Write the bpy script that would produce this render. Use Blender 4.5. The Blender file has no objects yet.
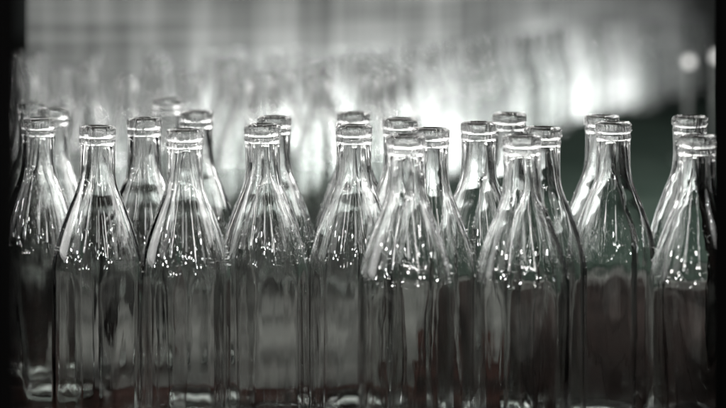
import bpy, math, random
import numpy as np
from math import radians, pi, sin, cos

random.seed(7)
S = bpy.context.scene
COL = S.collection

# ----------------------------------------------------------------- frame
F_MM, SENSOR = 100.0, 36.0
FPX = 726 * F_MM / SENSOR            # pixels of the photograph per unit slope
CAM_Z, HORIZON = 0.377, -18.0
BOTTLE_H = 0.262


def link(o, parent=None):
    COL.objects.link(o)
    if parent is not None:
        o.parent = parent
    return o


def tag(o, label=None, cat=None, group=None, kind=None):
    for k, v in (('label', label), ('category', cat), ('group', group), ('kind', kind)):
        if v:
            o[k] = v
    return o


# ----------------------------------------------------------------- materials
def new_mat(name):
    m = bpy.data.materials.new(name)
    m.use_nodes = True
    nt = m.node_tree
    nt.nodes.clear()
    out = nt.nodes.new('ShaderNodeOutputMaterial')
    return m, nt, out


def N(nt, kind, **kw):
    n = nt.nodes.new(kind)
    for k, v in kw.items():
        if k.startswith('in_'):
            n.inputs[k[3:].replace('_', ' ')].default_value = v
        else:
            setattr(n, k, v)
    return n


def glass_mat(name, col, rough, bump_scale, bump, rough_patch=0.0):
    m, nt, out = new_mat(name)
    p = N(nt, 'ShaderNodeBsdfPrincipled')
    p.inputs['Base Color'].default_value = (*col, 1)
    p.inputs['Transmission Weight'].default_value = 1.0
    p.inputs['IOR'].default_value = 1.5
    p.inputs['Roughness'].default_value = rough
    tc = N(nt, 'ShaderNodeTexCoord')
    mp = N(nt, 'ShaderNodeMapping')
    mp.inputs['Scale'].default_value = (1, 1, 0.22)
    nz = N(nt, 'ShaderNodeTexNoise')
    nz.inputs['Scale'].default_value = bump_scale
    nz.inputs['Detail'].default_value = 3
    bp = N(nt, 'ShaderNodeBump')
    bp.inputs['Strength'].default_value = bump
    bp.inputs['Distance'].default_value = 0.002
    nt.links.new(tc.outputs['Object'], mp.inputs['Vector'])
    nt.links.new(mp.outputs['Vector'], nz.inputs['Vector'])
    nt.links.new(nz.outputs['Fac'], bp.inputs['Height'])
    nt.links.new(bp.outputs['Normal'], p.inputs['Normal'])
    if rough_patch:
        n2 = N(nt, 'ShaderNodeTexNoise')
        n2.inputs['Scale'].default_value = 60
        n2.inputs['Detail'].default_value = 5
        rg = N(nt, 'ShaderNodeMapRange')
        rg.inputs['From Min'].default_value = 0.42
        rg.inputs['From Max'].default_value = 0.75
        rg.inputs['To Min'].default_value = rough
        rg.inputs['To Max'].default_value = rough + rough_patch
        nt.links.new(mp.outputs['Vector'], n2.inputs['Vector'])
        nt.links.new(n2.outputs['Fac'], rg.inputs['Value'])
        nt.links.new(rg.outputs['Result'], p.inputs['Roughness'])
    nt.links.new(p.outputs[0], out.inputs['Surface'])
    return m


M_GLASS = glass_mat('clear_glass', (0.985, 0.992, 0.988), 0.0, 70, 0.07)
M_BODY = glass_mat('scuffed_glass', (0.978, 0.985, 0.98), 0.0, 60, 0.10, 0.03)
M_LIP = glass_mat('lip_glass', (0.985, 0.992, 0.988), 0.0, 380, 0.6)
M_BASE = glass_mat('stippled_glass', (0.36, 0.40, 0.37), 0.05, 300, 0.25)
M_FAR = glass_mat('far_glass', (0.962, 0.967, 0.964), 0.0, 80, 0.03)


def water_mat():
    m, nt, out = new_mat('water')
    p = N(nt, 'ShaderNodeBsdfPrincipled')
    p.inputs['Base Color'].default_value = (1, 1, 1, 1)
    p.inputs['Transmission Weight'].default_value = 1.0
    p.inputs['IOR'].default_value = 1.33
    p.inputs['Roughness'].default_value = 0.0
    nt.links.new(p.outputs[0], out.inputs['Surface'])
    return m


M_WATER = water_mat()


def metal_mat(name, c0, c1, rough, metallic, scale=(1, 1, 1), nscale=14, spec=0.15):
    m, nt, out = new_mat(name)
    matte = spec <= 0.0
    p = N(nt, 'ShaderNodeBsdfDiffuse' if matte else 'ShaderNodeBsdfPrincipled')
    tc = N(nt, 'ShaderNodeTexCoord')
    mp = N(nt, 'ShaderNodeMapping')
    mp.inputs['Scale'].default_value = scale
    nz = N(nt, 'ShaderNodeTexNoise')
    nz.inputs['Scale'].default_value = nscale
    nz.inputs['Detail'].default_value = 6
    cr = N(nt, 'ShaderNodeValToRGB')
    cr.color_ramp.elements[0].position = 0.36
    cr.color_ramp.elements[0].color = (*c0, 1)
    cr.color_ramp.elements[1].position = 0.68
    cr.color_ramp.elements[1].color = (*c1, 1)
    nt.links.new(tc.outputs['Object'], mp.inputs['Vector'])
    nt.links.new(mp.outputs['Vector'], nz.inputs['Vector'])
    nt.links.new(nz.outputs['Fac'], cr.inputs['Fac'])
    nt.links.new(cr.outputs['Color'], p.inputs['Color' if matte else 'Base Color'])
    if not matte:
        p.inputs['Roughness'].default_value = rough
        p.inputs['Metallic'].default_value = metallic
        p.inputs['Specular IOR Level'].default_value = spec
    bp = N(nt, 'ShaderNodeBump')
    bp.inputs['Strength'].default_value = 0.25
    bp.inputs['Distance'].default_value = 0.002
    nt.links.new(nz.outputs['Fac'], bp.inputs['Height'])
    nt.links.new(bp.outputs['Normal'], p.inputs['Normal'])
    nt.links.new(p.outputs[0], out.inputs['Surface'])
    return m


M_DECK = metal_mat('worn_belt', (0.015, 0.0125, 0.0118), (0.075, 0.038, 0.032), 0.5, 0.0, (1, 1, 1), 13, 0.0)
M_LANE = metal_mat('dark_belt', (0.013, 0.0118, 0.0113), (0.036, 0.0275, 0.0255), 0.5, 0.0, (1.4, 0.5, 1), 7, 0.0)
M_FLOOR = metal_mat('grey_concrete', (0.075, 0.076, 0.072), (0.21, 0.212, 0.20), 0.7, 0.0, (1.6, 0.7, 1), 9, 0.0)
M_GREEN = metal_mat('green_paint', (0.028, 0.042, 0.034), (0.050, 0.068, 0.057), 0.5, 0.0, (1, 1, 1), 6, 0.0)
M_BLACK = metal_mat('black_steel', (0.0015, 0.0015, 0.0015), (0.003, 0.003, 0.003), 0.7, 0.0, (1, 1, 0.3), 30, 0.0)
M_RUST = metal_mat('rusty_red', (0.10, 0.035, 0.026), (0.20, 0.075, 0.055), 0.6, 0.0, (1, 1, 1), 40)
M_STEEL = metal_mat('dull_steel', (0.16, 0.17, 0.165), (0.30, 0.31, 0.30), 0.4, 0.6, (1, 1, 1), 25)


def curtain_mat():
    m, nt, out = new_mat('net_curtain')
    tc = N(nt, 'ShaderNodeTexCoord')
    # u runs along the cloth in metres, v up it
    sep = N(nt, 'ShaderNodeSeparateXYZ')
    nt.links.new(tc.outputs['UV'], sep.inputs[0])

    def streak(scale_u, scale_v, detail):
        cb = N(nt, 'ShaderNodeMapping')
        cb.inputs['Scale'].default_value = (scale_u, scale_v, 1)
        nt.links.new(tc.outputs['UV'], cb.inputs['Vector'])
        nz = N(nt, 'ShaderNodeTexNoise')
        nz.inputs['Scale'].default_value = 1.0
        nz.inputs['Detail'].default_value = detail
        nt.links.new(cb.outputs['Vector'], nz.inputs['Vector'])
        return nz.outputs['Fac']
    a = streak(38, 1.2, 4)
    b = streak(1.2, 55, 3)
    ad = N(nt, 'ShaderNodeMath', operation='ADD')
    nt.links.new(a, ad.inputs[0])
    nt.links.new(b, ad.inputs[1])
    cr = N(nt, 'ShaderNodeValToRGB')
    cr.color_ramp.elements[0].position = 0.40
    cr.color_ramp.elements[0].color = (0.20, 0.21, 0.205, 1)
    cr.color_ramp.elements[1].position = 0.62
    cr.color_ramp.elements[1].color = (0.62, 0.64, 0.63, 1)
    mu = N(nt, 'ShaderNodeMath', operation='MULTIPLY')
    mu.inputs[1].default_value = 0.5
    nt.links.new(ad.outputs[0], mu.inputs[0])
    nt.links.new(mu.outputs[0], cr.inputs['Fac'])
    d = N(nt, 'ShaderNodeBsdfDiffuse')
    t = N(nt, 'ShaderNodeBsdfTranslucent')
    nt.links.new(cr.outputs['Color'], d.inputs['Color'])
    nt.links.new(cr.outputs['Color'], t.inputs['Color'])
    mx = N(nt, 'ShaderNodeMixShader')
    mx.inputs[0].default_value = 0.6
    nt.links.new(d.outputs[0], mx.inputs[1])
    nt.links.new(t.outputs[0], mx.inputs[2])
    nt.links.new(mx.outputs[0], out.inputs['Surface'])
    return m


M_CURTAIN = curtain_mat()


def lamp_mat(strength):
    m, nt, out = new_mat('lit_lamp')
    e = N(nt, 'ShaderNodeEmission')
    e.inputs['Color'].default_value = (1.0, 0.99, 0.96, 1)
    e.inputs['Strength'].default_value = strength
    nt.links.new(e.outputs[0], out.inputs['Surface'])
    return m


M_LAMP = lamp_mat(1.6)

# ----------------------------------------------------------------- bottle
# outer profile: (height below the rim, radius)
OUTER = [
    (0.0000, 0.0112), (0.0002, 0.0130), (0.0009, 0.0142), (0.0020, 0.01472), (0.0045, 0.0148), (0.0075, 0.01478),
    (0.0087, 0.0145), (0.0093, 0.0141), (0.0098, 0.01405), (0.0103, 0.0143), (0.0111, 0.0147), (0.0124, 0.0147),
    (0.0133, 0.0146), (0.0141, 0.0143), (0.0160, 0.0141), (0.0220, 0.0140), (0.0300, 0.0140), (0.0370, 0.0142),
    (0.0430, 0.0148), (0.0490, 0.0161), (0.0560, 0.0186), (0.0630, 0.0216), (0.0710, 0.0247), (0.0790, 0.0277),
    (0.0870, 0.0303), (0.0950, 0.0326), (0.1020, 0.0342), (0.1075, 0.03515), (0.1115, 0.03565), (0.1142, 0.0358),
    (0.1250, 0.0358), (0.1500, 0.0358), (0.1800, 0.0358), (0.2100, 0.0358), (0.2300, 0.0358), (0.2400, 0.0356),
    (0.2455, 0.0346), (0.2485, 0.0328), (0.2498, 0.0305), (0.2500, 0.0285), (0.2494, 0.0255), (0.2482, 0.021),
    (0.2466, 0.015), (0.2454, 0.008), (0.2450, 0.0001)]
# inner profile from the mouth down to the middle of the floor
INNER = [
    (0.0000, 0.0104), (0.0006, 0.0096), (0.0020, 0.0092), (0.0060, 0.0091), (0.0140, 0.0097), (0.0300, 0.0107),
    (0.0400, 0.0115), (0.0490, 0.0134), (0.0560, 0.0160), (0.0630, 0.0188), (0.0710, 0.0220), (0.0790, 0.0250),
    (0.0870, 0.0277), (0.0950, 0.0299), (0.1020, 0.0315), (0.1090, 0.0326), (0.1142, 0.0331), (0.1300, 0.0331),
    (0.1600, 0.0331), (0.2000, 0.0330), (0.2300, 0.0330), (0.2400, 0.0325), (0.2440, 0.0305), (0.2450, 0.0275),
    (0.2440, 0.021), (0.2425, 0.015), (0.2412, 0.008), (0.2408, 0.0001)]
OUTER = [(h + 0.012 if h > 0.16 else h, r) for h, r in OUTER]
INNER = [(h + 0.012 if h > 0.17 else h, r) for h, r in INNER]
CUTS = (('lip', 0.0, 0.0141), ('neck', 0.0141, 0.0430), ('shoulder', 0.0430, 0.1115), ('body', 0.1115, 0.2520), ('base', 0.2520, 1.0))


def resample(prof, step):
    """Smooth the profile (Catmull-Rom) and keep the cut heights as rows."""
    P = np.array(prof)
    pts = []
    for i in range(len(P) - 1):
        p0, p1, p2, p3 = P[max(i - 1, 0)], P[i], P[i + 1], P[min(i + 2, len(P) - 1)]
        n = max(1, int(math.ceil(np.linalg.norm(p2 - p1) / step)))
        # centripetal-ish tangents limited to the segment length
        L = np.linalg.norm(p2 - p1)
        m1 = (p2 - p0) / max(np.linalg.norm(p2 - p1) + np.linalg.norm(p1 - p0), 1e-9) * L
        m2 = (p3 - p1) / max(np.linalg.norm(p3 - p2) + np.linalg.norm(p2 - p1), 1e-9) * L
        for k in range(n):
            t = k / n
            h = ((2*t**3 - 3*t**2 + 1) * p1 + (t**3 - 2*t**2 + t) * m1 + (-2*t**3 + 3*t**2) * p2 + (t**3 - t**2) * m2)
            pts.append(h)
    pts.append(P[-1])
    return np.array(pts)


def wobble(rng, amp, kmax):
    """A smooth function of angle and height built from a few harmonics."""
    terms = []
    for _ in range(14):
        k = rng.randint(1, kmax)
        terms.append((k, rng.uniform(3, 30), rng.uniform(0, 2*pi), rng.uniform(0, 2*pi), rng.gauss(0, 1) / (1 + 0.35*k)))
    ribs = [(rng.randint(5, 13), rng.uniform(0.5, 4), rng.uniform(0, 2*pi), rng.uniform(0, 2*pi), rng.gauss(0, 0.28)) for _ in range(8)]

    def f(th, z):
        low = min(1.0, max(0.0, (z - 0.108) / 0.02))           # ribs only in the straight body
        soft = 0.7 + 0.3 * low
        return amp * (soft * sum(a * np.cos(k*th + p) * np.cos(w*z + q) for k, w, p, q, a in terms)
                      + low * sum(a * np.cos(k*th + p) * np.cos(w*z + q) for k, w, p, q, a in ribs)) / 2.2
    return f


def bottle_grid(seed, segs, step, amp):
    rng = random.Random(seed)
    out = resample(OUTER, step)
    inn = resample(INNER, step)
    th = np.linspace(0, 2*pi, segs, endpoint=False)
    wo, wi = wobble(rng, amp * 0.30, 5), wobble(rng, amp, 8)
    rows = []
    # from the middle of the floor inside, up the inside, over the rim, down the outside, to the middle underneath
    for prof, side in ((inn[::-1], 'i'), (out, 'o')):
        for h, r in prof:
            f = min(1.0, r / 0.012)
            edge = min(1.0, max(0.15, (h - 0.001) / 0.02)) if h < 0.2 else 1.0
            w = (wi if side == 'i' else wo)(th, h) * f * edge
            if h > 0.246 and side == 'o':
                w = w * 0.0
            w = np.clip(w, -0.0010, 0.0007)
            rows.append((h, side, r + w))
    H = np.array([x[0] for x in rows])
    R = np.array([x[2] for x in rows])
    V = np.zeros((len(rows), segs, 3))
    V[:, :, 0] = R * np.cos(th)
    V[:, :, 1] = R * np.sin(th)
    V[:, :, 2] = (BOTTLE_H - H)[:, None]
    # vertex normals from the grid
    du = np.roll(V, -1, 1) - np.roll(V, 1, 1)
    dv = np.zeros_like(V)
    dv[1:-1] = V[2:] - V[:-2]
    dv[0] = V[1] - V[0]
    dv[-1] = V[-1] - V[-2]
    Nn = np.cross(dv, du)
    Nn /= np.maximum(np.linalg.norm(Nn, axis=2, keepdims=True), 1e-12)
    Nn[0] = (0, 0, 1)
    Nn[-1] = (0, 0, -1)
    return H, V, Nn


def strip_mesh(name, H, V, Nn, mat, h0=None, h1=None):
    """The rows between two heights as one mesh (two bands: inside and outside); all rows when no heights are given."""
    n, s, _ = V.shape
    verts, norms, faces, index = [], [], [], {}

    def vid(i, j):
        key = (i, j)
        if key not in index:
            index[key] = len(verts)
            verts.append(V[i, j])
            norms.append(Nn[i, j])
        return index[key]
    for i in range(n - 1):
        mid = 0.5 * (H[i] + H[i + 1])
        if h0 is not None and not (h0 <= mid < h1):
            continue
        for j in range(s):
            k = (j + 1) % s
            faces.append((vid(i, j), vid(i + 1, j), vid(i + 1, k), vid(i, k)))
    me = bpy.data.meshes.new(name)
    me.from_pydata([tuple(v) for v in verts], [], faces)
    me.polygons.foreach_set('use_smooth', [True] * len(faces))
    me.normals_split_custom_set_from_vertices([tuple(v) for v in norms])
    me.materials.append(mat)
    return me


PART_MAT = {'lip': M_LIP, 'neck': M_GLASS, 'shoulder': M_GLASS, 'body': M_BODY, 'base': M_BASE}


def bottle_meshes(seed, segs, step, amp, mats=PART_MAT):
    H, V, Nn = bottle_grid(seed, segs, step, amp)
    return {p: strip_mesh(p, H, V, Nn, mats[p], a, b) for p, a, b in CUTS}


def radius_at(h):
    P = np.array(OUTER[:36])
    return float(np.interp(h, P[:, 0], P[:, 1]))


def inner_radius_at(h):
    P = np.array(INNER[:19])
    return float(np.interp(h, P[:, 0], P[:, 1]))


def drops_mesh(seed):
    """Flattened beads of water clinging to the shoulder and the lip."""
    rng = random.Random(seed)
    verts, faces = [], []
    spots = []
    lean = rng.uniform(0, 2*pi)
    for _ in range(75):
        h = 0.1100 - abs(rng.gauss(0, 0.0120))
        if h < 0.06:
            continue
        a = rng.uniform(0, 2*pi)
        if rng.random() < 0.35 + 0.35 * cos(a - lean):
            continue
        spots.append((h, a, rng.choice((0.35, 0.45, 0.5, 0.6, 0.7, 0.8)) * 0.001))
    for _ in range(26):
        spots.append((rng.uniform(0.05, 0.09), rng.uniform(0, 2*pi), rng.uniform(0.25, 0.55) * 0.001))
    for _ in range(90):
        spots.append((rng.uniform(0.002, 0.0085), rng.uniform(0, 2*pi), rng.uniform(0.2, 0.5) * 0.001))
    for h, a, r in spots:
        inside = False
        rad = inner_radius_at if inside else radius_at
        R = rad(h)
        if inside:
            R -= 0.0004
        e = 0.0005
        sl = (rad(h + e) - rad(h - e)) / (2*e)
        nrm = np.array([cos(a), sin(a), sl])
        nrm /= np.linalg.norm(nrm)
        if inside:
            nrm = -nrm
        t1 = np.array([-sin(a), cos(a), 0.0])
        t2 = np.cross(nrm, t1)
        stretch = rng.uniform(0.95, 1.2)
        c = np.array([R*cos(a), R*sin(a), BOTTLE_H - h]) + nrm * (0.85 * r + 0.00005)
        b = len(verts)
        nu, nv = 12, 8
        verts.append(tuple(c - nrm * 0.85 * r))
        for v in range(1, nv):
            ph = pi * v / nv
            for u in range(nu):
                q = 2*pi*u/nu
                verts.append(tuple(c + r*sin(ph)*(cos(q)*t1 + stretch*sin(q)*t2) - nrm*0.85*r*cos(ph)))
        verts.append(tuple(c + nrm * 0.85 * r))
        top = len(verts) - 1
        for u in range(nu):
            w = (u + 1) % nu
            faces.append((b, b + 1 + w, b + 1 + u))
            for v in range(nv - 2):
                p = b + 1 + v*nu
                faces.append((p + u, p + w, p + nu + w, p + nu + u))
            p = b + 1 + (nv - 2)*nu
            faces.append((p + u, p + w, top))
    me = bpy.data.meshes.new('water_drops')
    me.from_pydata(verts, [], faces)
    me.polygons.foreach_set('use_smooth', [True] * len(faces))
    me.materials.append(M_WATER)
    return me


def spot_of(px, lip_y):
    """Ground position of a bottle whose rim centre stands at this pixel of the photograph."""
    d = (CAM_Z - BOTTLE_H) * FPX / (lip_y - HORIZON)
    return (px - 363.0) / FPX * d, d


def place_bottle(meshes, x, y, rz, label, group, drops=None):
    root = link(bpy.data.objects.new('glass_bottle', None))
    root.empty_display_size = 0.03
    root.location = (x, y, 0.0002)
    root.rotation_euler = (random.gauss(0, 0.004), random.gauss(0, 0.004), rz)
    tag(root, label, 'bottle', group)
    for p in ('body', 'base', 'shoulder', 'neck', 'lip'):
        link(bpy.data.objects.new(p, meshes[p]), root)
    if drops is not None:
        tag(link(bpy.data.objects.new('water_drops', drops), root), kind='stuff')
    return root


GROUP_NEAR = 'sharp and nearly sharp bottles at the front of the line'
NEAR = [
    # px of the rim's centre, py of the rim, label
    (97, 126, 'sharp clear bottle with a shaded streak in its shoulder, first right of the dark cluster'),
    (145, 118, 'clear bottle between and behind the two leftmost sharp front bottles, its lip free of both'),
    (185, 129, 'sharp clear bottle with bright white shoulder edges and one lip just behind its right side'),
    (197, 111, 'clear bottle right behind the second sharp front bottle, only lip and right side showing'),
    (166, 98, 'out of focus pale lipped bottle rising between two sharp bottles on the left'),
    (265, 124, 'sharp clear bottle left of centre, its neck lined up with one close behind'),
    (275, 116, 'clear bottle tucked behind the left of centre bottle, right neck edge showing'),
    (354, 112, 'clear bottle exactly behind another in the middle, its lip stacked above that lip'),
    (353, 125, 'sharp clear bottle in the middle with a second lip stacked above its own'),
    (400, 118, 'clear bottle behind the blurred middle front bottle, lip rising just above that one'),
    (406, 135, 'slightly blurred front bottle in the middle overlapping the lips of two others'),
    (430, 128, 'clear bottle with a dark neck peeking out right of the blurred middle front bottle'),
    (478, 122, 'clear bottle just left of the overlapping trio, right of the middle'),
    (509, 113, 'rear bottle of the overlapping trio right of the middle, highest lip of the three'),
    (522, 135, 'blurred wide front bottle of the overlapping trio right of the middle'),
    (541, 127, 'bottle on the right of the overlapping trio, thin neck slice against the green'),
    (601, 115, 'rear bottle of the overlapping pair before the dark green gap, lip further left'),
    (614, 122, 'front bottle of the overlapping pair before the dark green gap, glinting shoulder'),
    (690, 116, 'rear bottle of the last pair beside the black right post, crisp lip'),
    (696, 135, 'blurred front bottle of the last pair beside the black right post'),
    (37, 118, 'dim front bottle of the dark cluster beside the left post'),
    (52, 108, 'dim bottle of the dark left cluster, its lip right of the front one'),
    (33, 102, 'dim blurred rearmost bottle of the dark left cluster, lip above the other two'),
]
for i, (px, py, label) in enumerate(NEAR):
    x, y = spot_of(px, py)
    ms = bottle_meshes(100 + i, 96, 0.0016, 0.0005)
    place_bottle(ms, x, y, random.uniform(0, 2*pi), label, GROUP_NEAR, drops_mesh(500 + i))

# ------------------------------------------------- blurred bottles further back
GROUP_FAR = 'blurred bottles standing before the pale curtain'
LABEL_FAR = 'blurred clear bottle in the pale out of focus crowd in front of the bright curtain'
CURTAIN = [(-0.57, 3.40), (-0.30, 3.50), (-0.06, 3.62), (0.174, 4.02), (0.50, 5.30), (0.90, 6.35), (1.25, 7.3), (1.75, 8.6)]


def curtain_y(x):
    xs = [p[0] for p in CURTAIN]
    ys = [p[1] for p in CURTAIN]
    return float(np.interp(x, xs, ys))


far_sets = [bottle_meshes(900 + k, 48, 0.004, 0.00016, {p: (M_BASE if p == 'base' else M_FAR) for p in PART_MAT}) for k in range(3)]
taken = []
far_spots = [spot_of(*p) for p in ((28, 73), (63, 67), (126, 76), (88, 70), (226, 67), (242, 77), (321, 76), (370, 73), (403, 66), (190, 71), (285, 69))]
for x, y in far_spots:
    taken.append((x, y))
rng = random.Random(21)
tries = 0
while len(taken) < 72 and tries < 6000:
    tries += 1
    x = rng.uniform(-0.60, 1.15)
    yc = curtain_y(x)
    y = yc - 0.10 - abs(rng.gauss(0, 0.5 if x < 0.04 else 0.14))
    lim = 2.55 if x < 0.04 else yc - 0.38
    if y < lim:
        continue
    if abs(x) > 0.19 * y + 0.05:
        continue
    if x > 0.06 and rng.random() < 0.8:
        continue
    if all((x - a)**2 + (y - b)**2 > 0.10**2 for a, b in taken):
        taken.append((x, y))
for k, (x, y) in enumerate(taken):
    place_bottle(far_sets[k % 3], x, y, rng.uniform(0, 2*pi), LABEL_FAR, GROUP_FAR)


# ----------------------------------------------------------------- setting
def boxes_mesh(name, boxes, mat, bevel=0.0):
    import bmesh
    bm = bmesh.new()
    for (x0, x1, y0, y1, z0, z1) in boxes:
        r = bmesh.ops.create_cube(bm, size=1.0)
        for v in r['verts']:
            v.co.x = x0 + (v.co.x + 0.5) * (x1 - x0)
            v.co.y = y0 + (v.co.y + 0.5) * (y1 - y0)
            v.co.z = z0 + (v.co.z + 0.5) * (z1 - z0)
    if bevel:
        bmesh.ops.bevel(bm, geom=bm.edges[:], offset=bevel, segments=2, affect='EDGES', profile=0.6)
    me = bpy.data.meshes.new(name)
    bm.to_mesh(me)
    bm.free()
    me.materials.append(mat)
    return me


deck = link(bpy.data.objects.new('ground', boxes_mesh('ground', [(-6, 6, 0.6, 14, -0.05, -0.004)], M_FLOOR)))
deck['kind'] = 'structure'

# the belt the near bottles stand on: narrow flat links across the travel direction
belt = link(bpy.data.objects.new('conveyor_belt', None))
tag(belt, 'dark brown slatted conveyor belt under the sharp bottles', 'conveyor')
slats, lane, plates, dark_plates = [], [], [], []
k = 0
while -0.80 + k * 0.038 < 0.80:
    xa = -0.80 + k * 0.038
    ye = 1.88 + 0.65 * min(1.0, max(0.0, (xa - 0.01) / 0.14))
    (slats if ye < 2.2 else lane).append((xa, xa + 0.0365, 1.36, ye, -0.003, 0.0))
    if ye < 2.5:
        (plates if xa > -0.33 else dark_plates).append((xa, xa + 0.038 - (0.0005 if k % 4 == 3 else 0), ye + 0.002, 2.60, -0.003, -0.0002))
    k += 1
link(bpy.data.objects.new('belt_surface', boxes_mesh('belt_surface', slats, M_DECK, 0.0006)), belt)
wl = link(bpy.data.objects.new('worn_lane', boxes_mesh('worn_lane', lane, M_LANE, 0.0006)), belt)
wl['label'] = 'longer darker lane of the belt on the right'


mat_ = link(bpy.data.objects.new('rubber_mat', boxes_mesh('rubber_mat', [(-1.4, -0.335, 2.62, 3.36, -0.0035, 0.0)], M_BLACK, 0.001)))  # black sheet added to darken the floor behind the left bottles
tag(mat_, 'black mat added to darken the floor left of the blurred bottles', 'mat')
apron = link(bpy.data.objects.new('foreground_darkener', None))  # unseen plate added so the bottle bodies reflect a dark foreground
tag(apron, 'unseen black plate added along the near edge to darken reflections', 'dark plate')
link(bpy.data.objects.new('plate', boxes_mesh('plate', [(-0.80, 0.80, 0.92, 1.352, -0.0035, -0.001)], M_BLACK, 0.0005)), apron)
link(bpy.data.objects.new('edge_strip', boxes_mesh('edge_strip', [(-0.80, 0.80, 1.340, 1.350, -0.0008, 0.002)], M_BLACK, 0.0005)), apron)


def cover_mesh():
    xs = np.linspace(-0.02, 1.30, 40)
    front = [(x, 2.61 if x < 0.95 else 2.61 + 7*(x - 0.95)) for x in xs]
    back = [(x, curtain_y(x) - 0.05) for x in xs]
    v = [(x, y, z) for z in (-0.0035, 0.004) for row in (front, back) for x, y in row]
    n = len(xs)
    f = []
    for i in range(n - 1):
        f.append((2*n + i, 2*n + i + 1, 3*n + i + 1, 3*n + i))
        f.append((i, n + i, n + i + 1, i + 1))
        f.append((i, i + 1, 2*n + i + 1, 2*n + i))
        f.append((n + i, 3*n + i, 3*n + i + 1, n + i + 1))
    f += [(0, 2*n, 3*n, n), (n - 1, 2*n - 1, 4*n - 1, 3*n - 1)]
    me = bpy.data.meshes.new('machine_cover')
    me.from_pydata(v, [], f)
    me.materials.append(M_GREEN)
    return me


tp = link(bpy.data.objects.new('transfer_plate', boxes_mesh('transfer_plate', plates, M_FLOOR)))
be = link(bpy.data.objects.new('blackened_end', boxes_mesh('blackened_end', dark_plates, M_BLACK)), tp)  # black colour stands in for the darkness of the left corner
be['label'] = 'end of the plate coloured black to darken the dim bottles'
tag(tp, 'dull grey transfer plate behind the brown belt, left of the green floor plates', 'transfer plate')
plate = link(bpy.data.objects.new('floor_cover', cover_mesh()))
tag(plate, 'dark green painted steel plates covering the floor right of the blurred bottles', 'floor cover')


for gx, y0, y1, lab in ((-0.402, 1.70, 2.02, 'unseen black sheet added to block light left of the dim bottles'),
                        (0.392, 1.45, 2.15, 'unseen black sheet added to block light right of the last pair of bottles')):
    guard = link(bpy.data.objects.new('light_blocker', None))  # added out of view to keep side light off the end bottles
    guard.location = (gx, y0, 0)
    tag(guard, lab, 'light blocker')
    link(bpy.data.objects.new('sheet', boxes_mesh('sheet', [(-0.003, 0.003, 0, y1 - y0, 0.0005, 0.32)], M_BLACK, 0.001)), guard)
    link(bpy.data.objects.new('top_rail', boxes_mesh('top_rail', [(-0.008, 0.008, 0, y1 - y0, 0.3203, 0.334)], M_BLACK, 0.002)), guard)


def curtain_mesh():
    pts = [np.array(p) for p in CURTAIN]
    path, dist = [], 0.0
    for a, b in zip(pts[:-1], pts[1:]):
        L = np.linalg.norm(b - a)
        n = int(L / 0.012)
        for k in range(n):
            path.append(a + (b - a) * k / n)
    path = np.array(path)
    for _ in range(40):                                    # round the bends
        path[1:-1] = 0.5*path[1:-1] + 0.25*(path[2:] + path[:-2])
    rg = random.Random(3)
    verts, uvs, faces = [], [], []
    u = 0.0
    zs = np.linspace(0.0, 1.0, 14)
    ph = 0.0
    for i, p in enumerate(path):
        t = path[min(i + 1, len(path) - 1)] - path[max(i - 1, 0)]
        t /= np.linalg.norm(t)
        nr = np.array([-t[1], t[0]])
        if i:
            u += np.linalg.norm(p - path[i - 1])
        ph += 0.45 + 0.3 * sin(i * 0.083)
        for z in zs:
            off = 0.012 * sin(ph) * (0.6 + 0.4 * cos(z * 3 + i * 0.01)) + 0.01 * sin(u * 3.1)
            q = p + nr * off
            verts.append((q[0], q[1], z))
            uvs.append((u, z))
    nz = len(zs)
    for i in range(len(path) - 1):
        for k in range(nz - 1):
            faces.append((i*nz + k, (i+1)*nz + k, (i+1)*nz + k + 1, i*nz + k + 1))
    me = bpy.data.meshes.new('cloth')
    me.from_pydata(verts, [], faces)
    uv = me.uv_layers.new(name='UVMap')
    for lp in me.loops:
        uv.data[lp.index].uv = uvs[lp.vertex_index]
    me.polygons.foreach_set('use_smooth', [True] * len(faces))
    me.materials.append(M_CURTAIN)
    return me


cur = link(bpy.data.objects.new('net_curtain', curtain_mesh()))
tag(cur, 'pale backlit net curtain hanging behind the blurred bottles, brightest along its foot', 'curtain')


def post(name, x0, x1, y0, y1, label):
    r = link(bpy.data.objects.new(name, None))
    r.location = ((x0 + x1) / 2, (y0 + y1) / 2, 0)
    tag(r, label, 'post')
    w, d = (x1 - x0) / 2, (y1 - y0) / 2
    link(bpy.data.objects.new('upright', boxes_mesh('upright', [(-w, w, -d, d, 0.006, 0.9)], M_BLACK, 0.003)), r)
    link(bpy.data.objects.new('foot_plate', boxes_mesh('foot_plate', [(-w - 0.01, w + 0.01, -d - 0.01, d + 0.01, 0.0, 0.0055)], M_BLACK, 0.001)), r)
    return r


post('guard_post', -0.30, -0.1435, 0.79, 0.85, 'black steel guard post at the left edge, blurred, before the dim bottles')
post('guard_post', 0.2475, 0.36, 1.36, 1.42, 'black steel guard post at the right edge beside the last pair of bottles')


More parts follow.
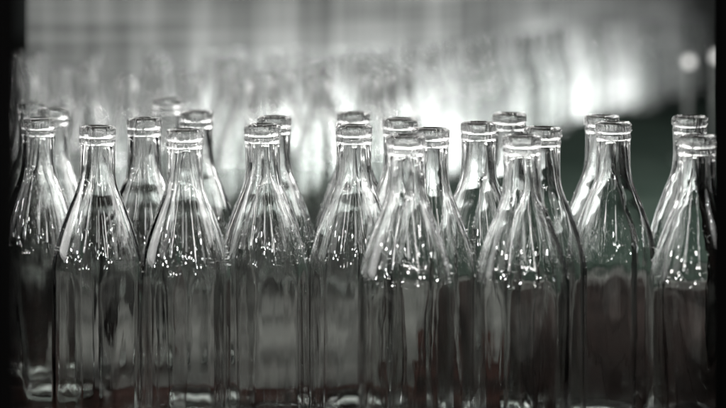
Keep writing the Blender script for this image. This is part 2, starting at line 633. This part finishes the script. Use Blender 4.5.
# two round lit lamps by the far end of the curtain
def lamp(px, py, d, label):
    z = CAM_Z - (py - HORIZON) / FPX * d
    x = (px - 363) / FPX * d
    r = link(bpy.data.objects.new('round_lamp', None))
    r.location = (x, d, 0)
    tag(r, label, 'lamp', 'round lamps at the far end of the curtain')
    import bmesh
    bm = bmesh.new()
    bmesh.ops.create_uvsphere(bm, u_segments=24, v_segments=16, radius=0.0095)
    for v in bm.verts:
        v.co.y *= 0.6
        v.co.z += z
    me = bpy.data.meshes.new('bulb')
    bm.to_mesh(me)
    bm.free()
    me.polygons.foreach_set('use_smooth', [True] * len(me.polygons))
    me.materials.append(M_LAMP)
    link(bpy.data.objects.new('bulb', me), r)
    link(bpy.data.objects.new('stand', boxes_mesh('stand', [(-0.004, 0.004, 0.016, 0.024, 0.0065, z + 0.012), (-0.03, 0.03, -0.01, 0.05, 0.0045, 0.0065)], M_STEEL)), r)
    link(bpy.data.objects.new('holder', boxes_mesh('holder', [(-0.010, 0.010, 0.006, 0.0155, z - 0.010, z + 0.010)], M_STEEL, 0.002)), r)


lamp(689, 62, 4.2, 'round lit lamp blurred to a whole pale disc at upper right')
lamp(717, 57, 4.2, 'round lit lamp blurred to a pale disc cut off by the black right post')


# ----------------------------------------------------------------- light
def area(name, loc, target, sx, sy, power, col=(1, 1, 1)):
    l = bpy.data.lights.new(name, 'AREA')
    l.shape = 'RECTANGLE'
    l.size, l.size_y = sx, sy
    l.energy = power
    l.color = col
    o = link(bpy.data.objects.new(name, l))
    o.location = loc
    import mathutils
    o.rotation_euler = (mathutils.Vector(target) - mathutils.Vector(loc)).to_track_quat('-Z', 'Y').to_euler()
    return o


def behind(px, z, back, sx, sy, power):
    """An area light added unseen behind the curtain where the line of sight through this column meets it."""
    d = 2.5
    while d < 9.0 and d < curtain_y((px - 363) / FPX * d):
        d += 0.01
    x = (px - 363) / FPX * d
    y0, y1 = curtain_y(x - 0.05), curtain_y(x + 0.05)
    t = np.array([0.1, y1 - y0])
    t /= np.linalg.norm(t)
    nr = np.array([-t[1], t[0]])
    p = np.array([x, d]) + nr * back
    return area('curtain_backlight', (p[0], p[1], z), (x, d, z - 0.02), sx, sy, power)


rb = random.Random(11)
for px in (185, 210, 238, 262, 285, 308, 330, 352, 378, 402, 425):
    behind(px + rb.uniform(-6, 6), rb.uniform(0.03, 0.12), 0.09, rb.uniform(0.05, 0.10), rb.uniform(0.05, 0.10), rb.uniform(0.35, 0.85) * (0.6 if px < 240 else 1.0))  # small lights scattered at random, added to make the curtain glow blotchy
behind(455, 0.04, 0.12, 0.40, 0.05, 2.6)
behind(500, 0.04, 0.13, 0.60, 0.05, 3.8)
behind(545, 0.04, 0.14, 0.70, 0.05, 6.5)
behind(595, 0.05, 0.15, 0.80, 0.06, 4.0)
behind(660, 0.10, 0.20, 0.80, 0.10, 1.2)
behind(360, 0.45, 0.9, 1.2, 0.6, 0.1)  # this and the next are weak fills added for the upper curtain
behind(600, 0.45, 0.9, 1.6, 0.6, 0.35)


def around(azimuth, elevation, dist, w, h, radiance):
    """A lamp of the hall or an added fill, seen from the bottles in this direction (azimuth 0 is towards the camera, positive to the right)."""
    a, e = radians(azimuth), radians(elevation)
    c0 = (0.0, 1.63, 0.18)
    p = (c0[0] + dist*sin(a)*cos(e), c0[1] - dist*cos(a)*cos(e), c0[2] + dist*sin(e))
    return area('hall_or_fill_lamp', p, c0, w, h, radiance * pi * w * h, (1.0, 0.99, 0.97))


around(-62, 24, 2.3, 0.80, 0.9, 1.1)
around(-36, 27, 2.4, 0.08, 0.9, 19)
around(6, 30, 2.4, 0.16, 0.6, 6)
around(31, 26, 2.3, 0.08, 0.9, 20)
around(64, 24, 2.3, 0.80, 0.9, 2.2)
around(100, 22, 2.0, 1.2, 1.3, 5)  # this and the next three added unseen to brighten the shoulder edges
around(142, 26, 2.2, 0.8, 1.2, 5)
around(-100, 22, 2.0, 1.2, 1.3, 3.0)
around(-142, 26, 2.2, 0.8, 1.2, 1.3)
# the small bulbs of the hall, further off and so lower
rl = random.Random(5)
for k in range(42):
    around(-86 + 172 * k / 41 + rl.uniform(-4, 4), rl.choice((5, 8, 11, 14, 17, 20, 24, 28)) + rl.uniform(-1.5, 1.5), 3.0, 0.08, 0.08, rl.uniform(70, 160))
# lamps added out of view beyond the line to make the water beads glint
for az, el, rad in ((158, 27, 110), (-160, 28, 60), (124, 24, 110), (-126, 25, 50)):
    around(az, el, 2.4, 0.16, 0.16, rad)
area('green_floor_fill', (0.9, 4.3, 1.5), (0.7, 4.2, 0), 0.8, 0.3, 9.0)  # unseen fill added to brighten the far green floor
around(180, 15, 1.4, 1.4, 0.05, 12)  # thin light added just above the view so the beads glint

w = bpy.data.worlds.new('World')
S.world = w
w.use_nodes = True
w.node_tree.nodes['Background'].inputs[0].default_value = (0.9, 1.0, 0.95, 1)
w.node_tree.nodes['Background'].inputs[1].default_value = 0.02

# ----------------------------------------------------------------- camera
cd = bpy.data.cameras.new('camera')
cam = link(bpy.data.objects.new('camera', cd))
cam.location = (0, 0, CAM_Z)
cam.rotation_euler = (radians(90), 0, 0)
cd.lens, cd.sensor_width, cd.sensor_fit = F_MM, SENSOR, 'HORIZONTAL'
cd.shift_y = -(204 - HORIZON) / 726
cd.clip_start, cd.clip_end = 0.05, 100
cd.dof.use_dof = True
cd.dof.focus_distance = 1.63
cd.dof.aperture_fstop = 4.2
S.camera = cam

S.render.engine = 'CYCLES'
c = S.cycles
c.max_bounces, c.transmission_bounces, c.glossy_bounces, c.diffuse_bounces, c.transparent_max_bounces = 40, 36, 16, 3, 8
c.caustics_reflective = False
c.caustics_refractive = False
c.use_denoising = True
c.sample_clamp_indirect = 12
S.view_settings.view_transform = 'Standard'
S.view_settings.look = 'None'
S.view_settings.exposure = 0
S.view_settings.gamma = 1
